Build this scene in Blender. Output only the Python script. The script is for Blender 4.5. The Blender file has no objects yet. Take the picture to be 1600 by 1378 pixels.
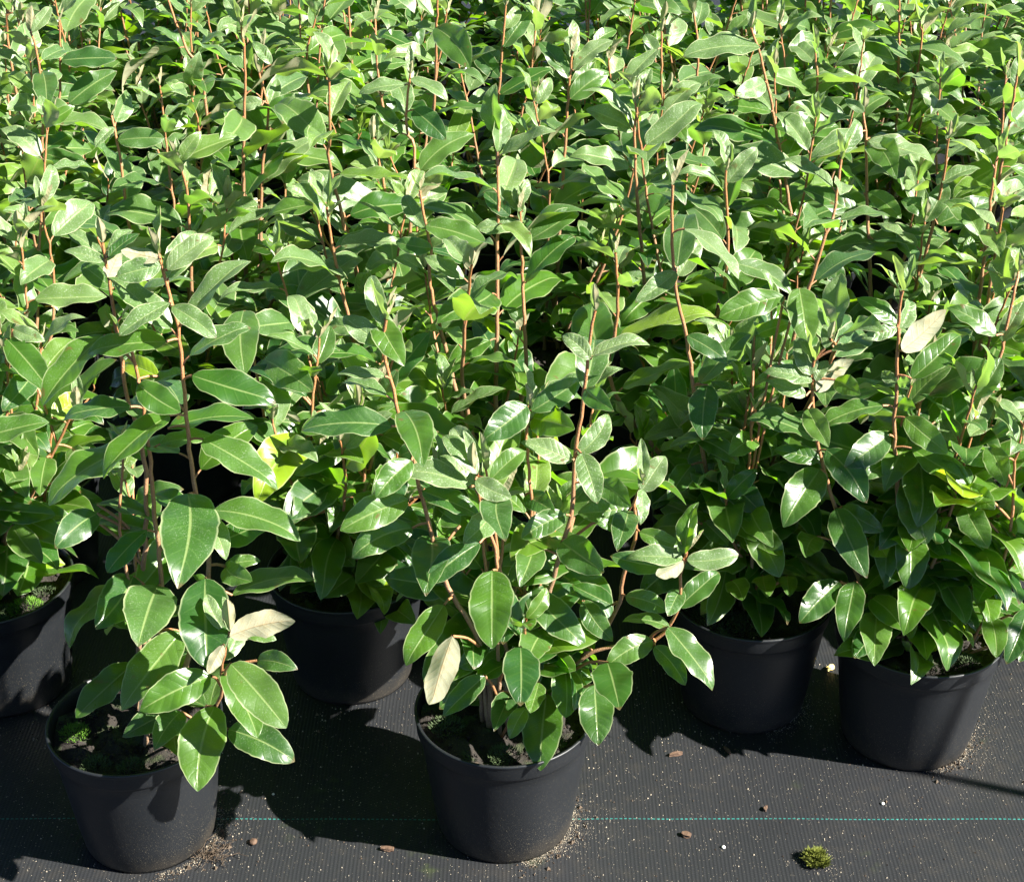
import bpy, bmesh, math, random
import numpy as np
from mathutils import Vector, Matrix
random.seed(11); RNG = np.random.default_rng(11)
C = bpy.context.scene.collection
SC = bpy.context.scene
R = math.radians

# ------------------------------------------------------------------ camera, world, sun, exposure
CAM_H, PITCH, FPX = 1.24, R(29.5), 2500.0          # focal length in pixels of the 1600 px wide photograph
cam = bpy.data.cameras.new('camera'); cam.sensor_width = 36; cam.lens = FPX / 1600 * 36
cam.clip_start = .02; cam.clip_end = 400
co = bpy.data.objects.new('camera', cam); C.objects.link(co)
co.location = (0, 0, CAM_H); co.rotation_euler = (R(90) - PITCH, 0, 0); SC.camera = co

SUN_EL, SHADOW_AZ = R(39), R(161)                # shadows run towards SHADOW_AZ (counter-clockwise from +x)
sdir = Vector((-math.cos(SHADOW_AZ) * math.cos(SUN_EL), -math.sin(SHADOW_AZ) * math.cos(SUN_EL), math.sin(SUN_EL)))
W = bpy.data.worlds.new('World'); SC.world = W; W.use_nodes = True
nt = W.node_tree; nt.nodes.clear()
sky = nt.nodes.new('ShaderNodeTexSky'); sky.sky_type = 'NISHITA'; sky.sun_disc = False; sky.altitude = 2500; sky.air_density = .5; sky.dust_density = .3
sky.sun_elevation = SUN_EL; sky.sun_rotation = math.atan2(sdir.x, sdir.y)
bg = nt.nodes.new('ShaderNodeBackground'); bg.inputs[1].default_value = .05
wo = nt.nodes.new('ShaderNodeOutputWorld'); nt.links.new(sky.outputs[0], bg.inputs[0]); nt.links.new(bg.outputs[0], wo.inputs[0])
sl = bpy.data.lights.new('sun', 'SUN'); sl.energy = 5; sl.angle = R(.53); sl.color = (1, .95, .87)
so = bpy.data.objects.new('sun', sl); C.objects.link(so)
so.rotation_euler = sdir.to_track_quat('Z', 'Y').to_euler(); so.location = (2, -1, 3)
SC.view_settings.view_transform = 'Standard'; SC.view_settings.look = 'None'; SC.view_settings.gamma = 1
SC.view_settings.exposure = 2.4
SC.cycles.max_bounces = 5; SC.cycles.diffuse_bounces = 1; SC.cycles.transmission_bounces = 3; SC.cycles.sample_clamp_indirect = 6

# ------------------------------------------------------------------ pixel <-> place
CF = np.array([0, math.cos(PITCH), -math.sin(PITCH)]); CU = np.array([0, math.sin(PITCH), math.cos(PITCH)]); CP = np.array([0, 0, CAM_H])
def ray(u, v): return CF + (u - 800) / FPX * np.array([1., 0, 0]) + (689 - v) / FPX * CU
def at_y(u, v, y):
    d = ray(u, v); return CP + d * (y / d[1])
def at_z(u, v, z):
    d = ray(u, v); return CP + d * ((z - CAM_H) / d[2])
def at_depth(u, v, dep): return CP + ray(u, v) * dep
def proj(p):
    q = np.asarray(p, float) - CP; f = q @ CF
    return 800 + FPX * q[0] / f, 689 - FPX * (q @ CU) / f, f

# ------------------------------------------------------------------ material helpers
def mat(name):
    m = bpy.data.materials.new(name); m.use_nodes = True; t = m.node_tree
    return m, t, t.nodes['Principled BSDF'], t.nodes['Material Output']
class N:
    def __init__(s, t): s.t = t
    def n(s, kind, **kw):
        x = s.t.nodes.new(kind)
        for k, v in kw.items(): setattr(x, k, v)
        return x
    def set(s, sock, v):
        if isinstance(v, bpy.types.NodeSocket): s.t.links.new(v, sock)
        else: sock.default_value = v
    def math(s, op, a, b=0.0, c=0.0):
        x = s.n('ShaderNodeMath', operation=op); s.set(x.inputs[0], a); s.set(x.inputs[1], b); s.set(x.inputs[2], c); return x.outputs[0]
    def mix(s, f, a, b):
        x = s.n('ShaderNodeMix', data_type='RGBA'); s.set(x.inputs[0], f)
        s.set(x.inputs[6], a if not isinstance(a, tuple) else (*a, 1)); s.set(x.inputs[7], b if not isinstance(b, tuple) else (*b, 1)); return x.outputs[2]
    def noise(s, vec, scale, detail=2.0, rough=.5, dim='3D'):
        x = s.n('ShaderNodeTexNoise', noise_dimensions=dim); x.inputs['Scale'].default_value = scale
        x.inputs['Detail'].default_value = detail; x.inputs['Roughness'].default_value = rough
        if vec is not None: s.t.links.new(vec, x.inputs['Vector'])
        return x.outputs['Fac']
    def step(s, v, lo, hi, a=0.0, b=1.0):
        x = s.n('ShaderNodeMapRange', interpolation_type='SMOOTHSTEP'); s.set(x.inputs[0], v)
        x.inputs[1].default_value = lo; x.inputs[2].default_value = hi; x.inputs[3].default_value = a; x.inputs[4].default_value = b; return x.outputs[0]
    def bump(s, h, dist, strength=1.0):
        x = s.n('ShaderNodeBump'); s.set(x.inputs['Height'], h); x.inputs['Distance'].default_value = dist; x.inputs['Strength'].default_value = strength; return x.outputs[0]
    def pos(s): return s.n('ShaderNodeTexCoord').outputs['Object']

def leaf_material():
    m, t, p, out = mat('leaf'); n = N(t)
    at = n.n('ShaderNodeAttribute', attribute_name='leaf'); sp = n.n('ShaderNodeSeparateColor'); t.links.new(at.outputs['Color'], sp.inputs[0])
    rnd, age, yel = sp.outputs                       # random, youth 0..1, yellowness 0..1
    uv = n.n('ShaderNodeUVMap', uv_map='UVMap'); sx = n.n('ShaderNodeSeparateXYZ'); t.links.new(uv.outputs[0], sx.inputs[0])
    au = n.math('ABSOLUTE', n.math('MULTIPLY_ADD', sx.outputs[0], 2.0, -1.0)); v = sx.outputs[1]
    back = n.n('ShaderNodeNewGeometry').outputs['Backfacing']
    P = n.pos()
    rib = n.step(au, .02, .075, 1, 0)
    edge = n.step(au, .9, .985)
    vein = n.math('SINE', n.math('MULTIPLY', n.math('MULTIPLY_ADD', au, -.17, v), 50.0))
    veinline = n.math('MULTIPLY', n.step(vein, .93, 1.0), n.step(au, .97, .6))
    mott = n.noise(P, 90, 3); fine = n.noise(P, 820, 2, .7)
    green = n.mix(rnd, (.013, .054, .010), (.054, .130, .005))
    green = n.mix(n.math('MULTIPLY', mott, .45), green, (.014, .052, .014))
    young = n.mix(rnd, (.095, .170, .045), (.14, .200, .085))
    top = n.mix(age, green, young)
    yel = n.math('MULTIPLY', yel, n.step(n.noise(P, 45, 3), .25, .5, .35, 1.0))
    top = n.mix(yel, top, (.24, .36, .012))
    top = n.mix(n.math('MULTIPLY', veinline, .14), top, (.16, .28, .07))
    top = n.mix(n.math('MULTIPLY', rib, .40), top, (.34, .42, .16))
    top = n.mix(n.math('MULTIPLY', edge, n.math('MULTIPLY_ADD', age, .4, .36)), top, (.50, .52, .30))
    scal = n.math('MULTIPLY', n.step(fine, .56, .70), n.math('MULTIPLY_ADD', age, .62, n.math('MULTIPLY_ADD', n.step(n.noise(P, 14, 2), .42, .65), .14, .015)))
    top = n.mix(scal, top, (.58, .62, .50))
    spot = n.math('MULTIPLY', n.step(n.noise(P, 62, 2), .69, .73), n.step(rnd, .35, .6)); tipb = n.math('MULTIPLY', n.step(n.math('ADD', v, n.math('MULTIPLY', mott, .06)), .985, 1.02), n.step(rnd, .5, .3))
    top = n.mix(n.math('MULTIPLY', n.math('MAXIMUM', spot, tipb), .75), top, (.10, .055, .022))
    bot = n.mix(rnd, (.25, .27, .185), (.34, .325, .225))
    bot = n.mix(n.math('MULTIPLY', age, .5), bot, (.50, .42, .24))
    bot = n.mix(n.math('MULTIPLY', n.step(fine, .54, .66), .45), bot, (.22, .14, .07))
    bot = n.mix(n.math('MULTIPLY', veinline, .4), bot, (.26, .2, .1))
    bot = n.mix(n.math('MULTIPLY', n.step(mott, .5, .68), .35), bot, (.30, .22, .11))
    bot = n.mix(n.math('MULTIPLY', rib, .5), bot, (.30, .19, .09))
    bot = n.mix(n.math('MULTIPLY', yel, .6), bot, (.50, .50, .10))
    col = n.mix(back, top, bot); t.links.new(col, p.inputs['Base Color'])
    ro = n.math('ADD', n.math('MULTIPLY_ADD', age, .14, .19), n.math('MULTIPLY', mott, .28))
    ro = n.math('MULTIPLY_ADD', back, .3, ro); n.set(p.inputs['Roughness'], ro)
    n.set(p.inputs['Specular IOR Level'], n.math('MULTIPLY_ADD', back, -.4, .62))
    quilt = n.math('MULTIPLY', n.math('POWER', n.math('ABSOLUTE', n.math('SINE', n.math('MULTIPLY', n.math('MULTIPLY_ADD', au, -.17, v), 25.0))), .5), n.step(au, 1.0, .75))
    hgt = n.math('ADD', n.math('MULTIPLY', quilt, n.math('MULTIPLY_ADD', n.noise(P, 22, 1), 1.6, -.35)), n.math('MULTIPLY', rib, -.5))
    hgt = n.math('ADD', hgt, n.math('MULTIPLY', mott, .7)); hgt = n.math('ADD', hgt, n.math('MULTIPLY', fine, .13))
    nb = n.bump(hgt, .00045); t.links.new(nb, p.inputs['Normal'])
    tr = n.n('ShaderNodeBsdfTranslucent')
    tc = n.mix(rnd, (.11, .38, .004), (.27, .50, .006)); tc = n.mix(yel, tc, (.55, .70, .02)); tc = n.mix(n.math('MULTIPLY', rib, .5), tc, (.40, .5, .1))
    tc = n.mix(n.math('MULTIPLY', age, .5), tc, (.34, .42, .14))
    t.links.new(tc, tr.inputs[0])
    mx = n.n('ShaderNodeMixShader'); mx.inputs[0].default_value = .39
    t.links.new(p.outputs[0], mx.inputs[1]); t.links.new(tr.outputs[0], mx.inputs[2]); t.links.new(mx.outputs[0], out.inputs[0])
    return m
def stem_material():
    m, t, p, o = mat('stem_bark'); n = N(t); P = n.pos()
    at = n.n('ShaderNodeAttribute', attribute_name='leaf'); sp = n.n('ShaderNodeSeparateColor'); t.links.new(at.outputs['Color'], sp.inputs[0])
    f = n.noise(P, 700, 3)
    a = n.mix(sp.outputs[0], (.18, .115, .07), (.28, .115, .038))      # old grey-brown wood to cinnamon young wood
    a = n.mix(n.math('MULTIPLY', n.step(f, .5, .7), .5), a, (.36, .24, .15))
    t.links.new(a, p.inputs['Base Color']); p.inputs['Roughness'].default_value = .55
    t.links.new(n.bump(f, .0006), p.inputs['Normal']); return m
def pot_material():
    m, t, p, o = mat('black_plastic'); n = N(t); P = n.pos(); s = n.n('ShaderNodeSeparateXYZ'); t.links.new(P, s.inputs[0])
    big = n.noise(P, 18, 3); spk = n.noise(P, 900, 1); spk2 = n.noise(P, 2300, 1)
    low = n.step(s.outputs[2], .0, .10, 1, .25)
    dots = n.math('MULTIPLY', n.math('MAXIMUM', n.step(spk, .69, .73), n.step(spk2, .70, .75)), low)
    c = n.mix(big, (.0062, .0074, .0090), (.0090, .0105, .0126))
    foot = n.math('MULTIPLY', n.step(n.math('ADD', s.outputs[2], n.math('MULTIPLY', big, -.05)), -.02, .006, 1, 0), .5)
    c = n.mix(n.math('MULTIPLY', foot, .4), c, (.07, .055, .035)); c = n.mix(n.math('MULTIPLY', dots, .8), c, (.20, .17, .11))
    t.links.new(c, p.inputs['Base Color']); n.set(p.inputs['Roughness'], n.math('MULTIPLY_ADD', big, .22, .34)); p.inputs['Specular IOR Level'].default_value = .38
    t.links.new(n.bump(n.noise(P, 220, 3), .00015), p.inputs['Normal']); return m
def soil_material():
    m, t, p, o = mat('potting_soil'); n = N(t); P = n.pos()
    a = n.noise(P, 120, 4, .7); b = n.noise(P, 420, 2)
    c = n.mix(a, (.005, .0042, .0035), (.020, .014, .009)); c = n.mix(n.step(b, .62, .72), c, (.06, .042, .025))
    c = n.mix(n.math('MULTIPLY', n.step(n.noise(P, 34, 2), .52, .64), .55), c, (.035, .06, .014))
    t.links.new(c, p.inputs['Base Color']); p.inputs['Roughness'].default_value = .95
    t.links.new(n.bump(a, .004), p.inputs['Normal']); return m
def moss_material(name, lo, hi):
    m, t, p, o = mat(name); n = N(t)
    t.links.new(n.mix(n.noise(n.pos(), 260, 2), lo, hi), p.inputs['Base Color']); p.inputs['Roughness'].default_value = .8; return m
def plain(name, lo, hi, scale=300, rough=.8):
    m, t, p, o = mat(name); n = N(t); f = n.noise(n.pos(), scale, 3)
    t.links.new(n.mix(f, lo, hi), p.inputs['Base Color']); p.inputs['Roughness'].default_value = rough
    t.links.new(n.bump(f, .001), p.inputs['Normal']); return m
TEAL_Y = 1.340
def cloth_material():
    m, t, p, o = mat('woven_ground_cloth'); n = N(t); P = n.pos(); s = n.n('ShaderNodeSeparateXYZ'); t.links.new(P, s.inputs[0]); X, Y = s.outputs[0], s.outputs[1]
    wob = n.math('MULTIPLY', n.noise(P, 9, 2), .004)
    xs = n.math('SINE', n.math('MULTIPLY', n.math('ADD', X, wob), 2 * math.pi / .0042))
    ys = n.math('SINE', n.math('MULTIPLY_ADD', Y, 2 * math.pi / .0026, n.math('MULTIPLY', n.math('FLOOR', n.math('DIVIDE', n.math('ADD', X, wob), .0042)), math.pi)))
    wv = n.math('ADD', n.math('MULTIPLY', xs, .6), n.math('MULTIPLY', ys, .4))
    big = n.noise(P, 5, 4); mid = n.noise(P, 60, 3); fine = n.noise(P, 1300, 2)
    c = n.mix(big, (.0098, .0108, .0122), (.0158, .0170, .0188)); c = n.mix(n.step(wv, .1, .9, 0, .2), c, (.028, .030, .033))
    dust = n.math('MULTIPLY', n.step(n.math('ADD', n.math('MULTIPLY', mid, .5), n.math('MULTIPLY', big, .5)), .48, .68), .16)
    c = n.mix(dust, c, (.05, .042, .030))
    c = n.mix(n.math('MULTIPLY', n.step(n.noise(P, 7.3, 3), .60, .72), n.math('MULTIPLY', n.step(mid, .45, .65), .35)), c, (.05, .075, .012))
    c = n.mix(n.math('MULTIPLY', n.step(fine, .70, .76), .5), c, (.30, .24, .15))
    d = n.math('ABSOLUTE', n.math('SUBTRACT', n.math('MULTIPLY_ADD', n.noise(P, 7, 1), .006, Y), TEAL_Y + .003)); dash = n.math('GREATER_THAN', n.math('SINE', n.math('MULTIPLY', X, 2 * math.pi / .0052)), -.25)
    line = n.math('MULTIPLY', n.step(d, .0003, .0010, 1, 0), dash)
    c = n.mix(n.math('MULTIPLY', line, n.math('MULTIPLY_ADD', mid, 1.3, .15)), c, (.02, .17, .15))
    t.links.new(c, p.inputs['Base Color']); p.inputs['Roughness'].default_value = .5; p.inputs['Specular IOR Level'].default_value = .2
    t.links.new(n.bump(n.math('ADD', wv, n.math('ADD', n.math('MULTIPLY', mid, 2.2), n.math('MULTIPLY', n.noise(P, 6, 2), 30.0))), .00017), p.inputs['Normal']); return m
M_LEAF, M_STEM, M_POT, M_SOIL, M_CLOTH = leaf_material(), stem_material(), pot_material(), soil_material(), cloth_material()
M_MOSS0 = moss_material('soil_moss', (.03, .10, .004), (.10, .22, .008)); M_MOSS = moss_material('bright_moss', (.030, .046, .004), (.17, .19, .010)); M_MOSS2 = moss_material('grey_moss', (.016, .034, .010), (.055, .085, .026))
M_SAND = plain('pale_sand', (.16, .13, .09), (.42, .37, .28), 900); M_BARK = plain('bark_chip', (.030, .017, .010), (.11, .06, .032), 260)
M_ROOT = plain('dry_roots', (.022, .016, .010), (.085, .055, .030), 300); M_STONE = plain('pale_stone', (.45, .42, .36), (.7, .67, .6), 200)
M_GREY = plain('grey_plastic', (.10, .10, .10), (.15, .15, .15), 60, .5); M_PETAL = plain('yellow_scrap', (.7, .5, .1), (.75, .62, .3), 90)

# ------------------------------------------------------------------ mesh collecting
class MB:
    def __init__(s): s.v = []; s.f = []; s.c = []; s.uv = []; s.k = 0
    def add(s, V, Fc, col=(0, 0, 0), uv=None):
        V = np.asarray(V, float); s.v.append(V); s.f.append(np.asarray(Fc, int) + s.k); s.k += len(V)
        s.c.append(np.tile(np.array([*col, 1.0]), (len(V), 1)) if np.ndim(col) == 1 else col); s.uv.append(uv if uv is not None else np.zeros((len(V), 2)))
    def build(s, name, m, parent=None, origin=(0, 0, 0), smooth=True):
        V = np.concatenate(s.v) - np.asarray(origin, float); me = bpy.data.meshes.new(name)
        faces = [tuple(q) for a in s.f for q in a.tolist()]
        me.from_pydata(V.tolist(), [], faces)
        at = me.color_attributes.new('leaf', 'FLOAT_COLOR', 'POINT'); at.data.foreach_set('color', np.concatenate(s.c).ravel())
        uvl = me.uv_layers.new(name='UVMap'); idx = np.empty(len(me.loops), int); me.loops.foreach_get('vertex_index', idx)
        uvl.data.foreach_set('uv', np.concatenate(s.uv)[idx].ravel())
        if smooth: me.polygons.foreach_set('use_smooth', [True] * len(me.polygons))
        me.materials.append(m); me.update()
        o = bpy.data.objects.new(name, me); C.objects.link(o)
        if parent: o.parent = parent
        return o
def unit(a): return a / (np.linalg.norm(a) + 1e-12)
_gridf = {}
def grid_faces(n, m):
    if (n, m) not in _gridf:
        i, j = np.meshgrid(np.arange(n - 1), np.arange(m - 1), indexing='ij'); a = (i * m + j).ravel()
        _gridf[(n, m)] = np.stack([a, a + 1, a + m + 1, a + m], 1)
    return _gridf[(n, m)]
def leaf(mb, B, T, nrm, width, age=0., yel=0., hi=True, arch=.07, fold=.35, droop=0.):
    B = np.asarray(B, float); T = np.asarray(T, float); ax = T - B; L = np.linalg.norm(ax); ax /= L
    nrm = unit(nrm - (nrm @ ax) * ax); side = np.cross(ax, nrm)
    n, m = (23, 9) if hi else (10, 5)
    t = np.linspace(0, 1, n)[:, None]; u = np.linspace(-1, 1, m)[None, :]
    pa, pb = random.uniform(.54, .66), random.uniform(.60, .82)
    w = t ** pa * (1 - t) ** pb; pk = pa / (pa + pb); w = w / (pk ** pa * (1 - pk) ** pb) * width / 2
    w = np.maximum(w, width * .012)
    ph = random.uniform(0, 6.3); fr = random.uniform(9, 15)
    if hi: w = w * (1 + .022 * np.sin(t * random.uniform(16, 24) + ph + np.where(u > 0, 2.0, 0)) + .018 * np.sin(t * random.uniform(38, 50) + 2 * ph + np.where(u > 0, 1.5, 0)))
    cr = np.where(t < .78, 0, (t - .78) / .22) ** 2
    mid = B + ax * (L * t) + nrm * (arch * L * 4 * t * (1 - t)) - nrm * (droop * L * cr * .12)
    bend = random.gauss(0, .035) * L
    mid = mid + side * (bend * 4 * t * (1 - t))
    au = np.abs(u); cf, sf = math.cos(fold), math.sin(fold)
    x = w * u * cf; z = w * (au * sf - .30 * au ** 2 * sf * 1.3)
    z = z + width * .085 * (au ** 1.5) * np.sin(t * fr + ph + np.where(u > 0, 1.4, 0)) * np.sin(math.pi * t)
    tw = random.gauss(0, .22) * (t - .3)
    V = mid[:, None, :] + (x * np.cos(tw) - z * np.sin(tw))[..., None] * side + (z * np.cos(tw) + x * np.sin(tw))[..., None] * nrm
    uv = np.stack(np.broadcast_arrays((u + 1) / 2, t), -1).reshape(-1, 2)
    mb.add(V.reshape(-1, 3), grid_faces(n, m), (random.random(), min(max(age, 0), 1), min(max(yel, 0), 1)), uv)
def tube(mb, pts, rad, sides=6, col0=0., col1=0.):
    pts = np.asarray(pts, float); n = len(pts); rad = np.broadcast_to(rad, n)
    d = np.gradient(pts, axis=0); ref = np.array([0.31, .95, .05]); V = []
    for i in range(n):
        a = unit(d[i]); x = unit(np.cross(a, ref)); y = np.cross(a, x); th = np.arange(sides) * 2 * math.pi / sides
        V.append(pts[i] + rad[i] * (np.cos(th)[:, None] * x + np.sin(th)[:, None] * y))
    F_ = [(i * sides + k, i * sides + (k + 1) % sides, (i + 1) * sides + (k + 1) % sides, (i + 1) * sides + k) for i in range(n - 1) for k in range(sides)]
    cc = np.repeat(np.linspace(col0, col1, n), sides); col = np.stack([cc, cc * 0, cc * 0, cc * 0 + 1], 1)
    mb.add(np.concatenate(V), F_, col)
def smooth_path(P, step=.012):
    P = np.asarray(P, float); Q = np.vstack([2 * P[0] - P[1], P, 2 * P[-1] - P[-2]]); out = []
    for i in range(1, len(Q) - 2):
        k = max(2, int(np.linalg.norm(Q[i + 1] - Q[i]) / step)); t = np.linspace(0, 1, k, endpoint=False)[:, None]
        a, b, c, d = Q[i - 1:i + 3]
        out.append(.5 * (2 * b + (c - a) * t + (2 * a - 5 * b + 4 * c - d) * t ** 2 + (3 * b - a - 3 * c + d) * t ** 3))
    out.append(Q[-2][None]); return np.vstack(out)
def lump(mb, c, r, flat=.6, jag=.35, n=7, col=(0, 0, 0)):
    V = []; F_ = []
    for i in range(5):
        ph = math.pi * (i / 4 - .5)
        for k in range(n):
            th = 2 * math.pi * k / n; q = r * (1 + random.uniform(-jag, jag))
            V.append((c[0] + q * math.cos(ph) * math.cos(th), c[1] + q * math.cos(ph) * math.sin(th), c[2] + q * flat * math.sin(ph)))
    for i in range(4):
        for k in range(n): F_.append((i * n + k, i * n + (k + 1) % n, (i + 1) * n + (k + 1) % n, (i + 1) * n + k))
    mb.add(V, F_, col)
def blades(mb, c, r, k, h, dome=0.):
    """a cushion of moss: many short pointed leaflets"""
    V = []; F_ = []
    for i in range(k):
        a = random.uniform(0, 6.3); q = r * math.sqrt(random.random()); x = c[0] + q * math.cos(a); y = c[1] + q * math.sin(a)
        z = c[2] + dome * (1 - (q / r) ** 2); tx, ty = random.gauss(0, .45) + .8 * (x - c[0]) / r * (dome > 0), random.gauss(0, .45) + .8 * (y - c[1]) / r * (dome > 0)
        hh = h * random.uniform(.5, 1.2); w = hh * .22; th = random.uniform(0, 3.14); j = len(V)
        V += [(x - w * math.cos(th), y - w * math.sin(th), z), (x + w * math.cos(th), y + w * math.sin(th), z), (x + hh * tx, y + hh * ty, z + hh)]
        F_.append((j, j + 1, j + 2))
    mb.add(V, F_)
def tag(o, label=None, cat=None, group=None, kind=None):
    for k, v in (('label', label), ('category', cat), ('group', group), ('kind', kind)):
        if v: o[k] = v
    return o

# ------------------------------------------------------------------ ground
g = MB(); g.add([(-60, -20, 0), (60, -20, 0), (60, 120, 0), (-60, 120, 0)], [(0, 1, 2, 3)]); tag(g.build('ground', M_CLOTH, smooth=False), kind='structure')

# ------------------------------------------------------------------ the pot
POT_H, R_RIM, R_BASE, SOIL_Z = .155, .0955, .0715, .137
def lathe(mb, prof, n=64, fz=None):
    V = []; k = len(prof)
    for j in range(n):
        a = 2 * math.pi * j / n
        for i, (r, z) in enumerate(prof):
            zz = z if fz is None else fz(i, a, z); V.append((r * math.cos(a), r * math.sin(a), zz))
    F_ = [(j * k + i, ((j + 1) % n) * k + i, ((j + 1) % n) * k + i + 1, j * k + i + 1) for j in range(n) for i in range(k - 1)]
    mb.add(V, F_)
def notch(i, a, z):
    s = abs(((a + .35) % (math.pi / 3)) - math.pi / 6)
    return z + (.007 if i in (1, 2) and s < .13 else 0)
pm = MB(); rr = lambda z: R_BASE + .003 + (R_RIM - .0045 - R_BASE - .003) * (z / .132)
lathe(pm, [(.001, .004), (R_BASE - .004, .004), (R_BASE - .001, .0008), (R_BASE + .001, .0012), (R_BASE + .003, .006), (rr(.03), .03), (rr(.06), .06), (rr(.09), .09), (rr(.118), .118),
           (rr(.131), .131), (rr(.1325) + .0008, .1325)], 72, notch)
POT = pm.build('pot', M_POT); C.objects.unlink(POT)
pr = MB(); a_ = R_RIM
lathe(pr, [(rr(.1325) + .0008, .1325), (a_ - .0022, .1336), (a_ - .0012, .136), (a_ - .0008, .1485), (a_ - .0004, .1505), (a_ + .0006, .1525), (a_ + .0007, .1542), (a_ - .0002, POT_H), (a_ - .0016, POT_H), (a_ - .0026, .1543),
           (a_ - .004, .150), (a_ - .006, .13), (a_ - .010, .10)], 72)
RIM = pr.build('rim', M_POT); C.objects.unlink(RIM)
def soil_mesh(bright):
    mb = MB(); n, k = 22, 40; V = [(0, 0, SOIL_Z + .004)]; F_ = []
    h = lambda x, y: SOIL_Z + .006 * math.sin(x * 55 + 1) * math.cos(y * 60) + .004 * math.sin(x * 140 + y * 90) + random.uniform(-.0022, .0022)
    for i in range(1, n):
        r = (R_RIM - .0055) * i / (n - 1)
        for j in range(k): V.append((r * math.cos(2 * math.pi * j / k), r * math.sin(2 * math.pi * j / k), h(r * math.cos(2 * math.pi * j / k), r * math.sin(2 * math.pi * j / k))))
    for j in range(k): F_.append((0, 1 + j, 1 + (j + 1) % k, 1 + (j + 1) % k))
    mb.add(V, [f for f in F_])
    G = [(1 + i * k + j, 1 + (i + 1) * k + j, 1 + (i + 1) * k + (j + 1) % k, 1 + i * k + (j + 1) % k) for i in range(n - 2) for j in range(k)]
    mb.f.append(np.array(G)); 
    for q in range(420):
        a = random.uniform(0, 6.3); r = .088 * math.sqrt(random.random()); x, y = r * math.cos(a), r * math.sin(a); lump(mb, (x, y, h(x, y) + .001), random.choice((.0008, .0012, .0016, .003)), .7, .45, 5)
    # fix first fan (degenerate quads become triangles)
    mb.f[0] = np.array([(0, 1 + j, 1 + (j + 1) % k) for j in range(k)])
    return mb
SOILS = []
for i in range(2):
    o = soil_mesh(i).build('soil', M_SOIL); C.objects.unlink(o); SOILS.append(o)
# moss cushions per pot: (x, y, r, bright)
MOSS = {'A': [(-.076, -.012, .016, 1), (-.035, -.075, .016, 0), (.01, -.078, .014, 0), (-.07, .03, .012, 0)],
        'B': [(-.07, -.02, .018, 0), (.0, -.074, .016, 0), (.06, -.05, .012, 0)],
        'C': [(-.05, -.05, .032, 0), (-.01, -.06, .022, 0), (-.075, -.02, .015, 0)],
        'D': [(-.01, -.074, .014, 0), (.05, -.06, .012, 0)],
        'E': [(.06, -.05, .020, 1), (.03, -.065, .020, 0), (-.02, -.06, .020, 1), (.075, -.01, .012, 0)],
        'F': [(.02, -.06, .018, 0), (-.04, -.05, .016, 0)]}

# ------------------------------------------------------------------ stems and leaves
class Stem:
    def __init__(s, path, r0=.0032, r1=.0013):
        s.p = smooth_path(path); n = len(s.p); s.mb = MB(); s.fol = MB(); s.n = n
        s.len = np.concatenate([[0], np.cumsum(np.linalg.norm(np.diff(s.p, axis=0), axis=1))])
        w = RNG.normal(0, .0005, (n, 3)); w[:2] = 0; s.p = s.p + w
        r = np.linspace(r0, r1, n)
        s.rad = r; tube(s.mb, s.p, r, 7, -.3, 1.1)
        s.uvd = np.array([proj(q) for q in s.p])
    def near(s, u, v):
        i = int(np.argmin((s.uvd[:, 0] - u) ** 2 + (s.uvd[:, 1] - v) ** 2)); return i, math.hypot(s.uvd[i, 0] - u, s.uvd[i, 1] - v)
    def petiole(s, i, B, r=.0011):
        k = np.linalg.norm(np.asarray(B) - s.p[i])
        if k > .03: i = max(0, int(np.searchsorted(s.len, s.len[i] - .75 * k)) - 1)
        A = s.p[i]; B = np.asarray(B); d = B - A; k = np.linalg.norm(d); mid = A + d * .5 + np.array([0, 0, .08 * k]); rr_ = r * (1 + min(k / .05, 1) * .5)
        tube(s.mb, smooth_path([A, mid, B], .006), rr_, 5, .9, .6)
UP = np.array([0, 0, 1.]); SUNV = np.array(sdir)
def rotate(v, ax, a): return v * math.cos(a) + np.cross(ax, v) * math.sin(a) + ax * (ax @ v) * (1 - math.cos(a))
def photo_leaf(st, bu, bv, tu, tv, w, fl, toward):
    """a leaf whose base and tip stand where the photograph shows them, in the plane of its own stem, turned to its real width"""
    i, dist = st.near(bu, bv); dep = st.uvd[i, 2] - toward
    B = at_depth(bu, bv, dep); ln = math.hypot(tu - bu, tv - bv); down = (tv - bv) / ln
    px = dep / FPX; r = w / ln; L0 = ln * px
    tilt = .55 * max(down, 0) * L0 - .25 * max(-down, 0) * L0
    if r > .62: tilt += math.sqrt(max((w / .52) ** 2 - ln ** 2, 0)) * px * (1 if down > -.3 else -1) * .8
    T = at_depth(tu, tv, dep - tilt)
    ax = unit(T - B); Lt = np.linalg.norm(T - B)
    V = unit(CP - (B + T) / 2); n0 = unit(V - (V @ ax) * ax)
    roll = math.acos(min(r / .46, 1.0)); roll = max(min(roll, 1.1), .12)
    a, b = rotate(n0, ax, roll), rotate(n0, ax, -roll)
    nn = a if a[2] > b[2] else b
    if 'd' in fl: nn = b if nn is a else a
    if 'u' in fl: nn = -(rotate(n0, ax, .4))
    W_ = max(w * px / max(math.cos(roll), .4), .36 * Lt); W_ = min(W_, .62 * Lt)
    leaf(st.fol, B, T, nn, W_ * .99, age=(.75 if 'y' in fl else random.uniform(0, .22)), yel=(.65 if 'Y' in fl else 0), arch=random.uniform(.03, .08), fold=random.uniform(.22, .42), droop=random.uniform(0, .8))
    st.petiole(i, B)
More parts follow.
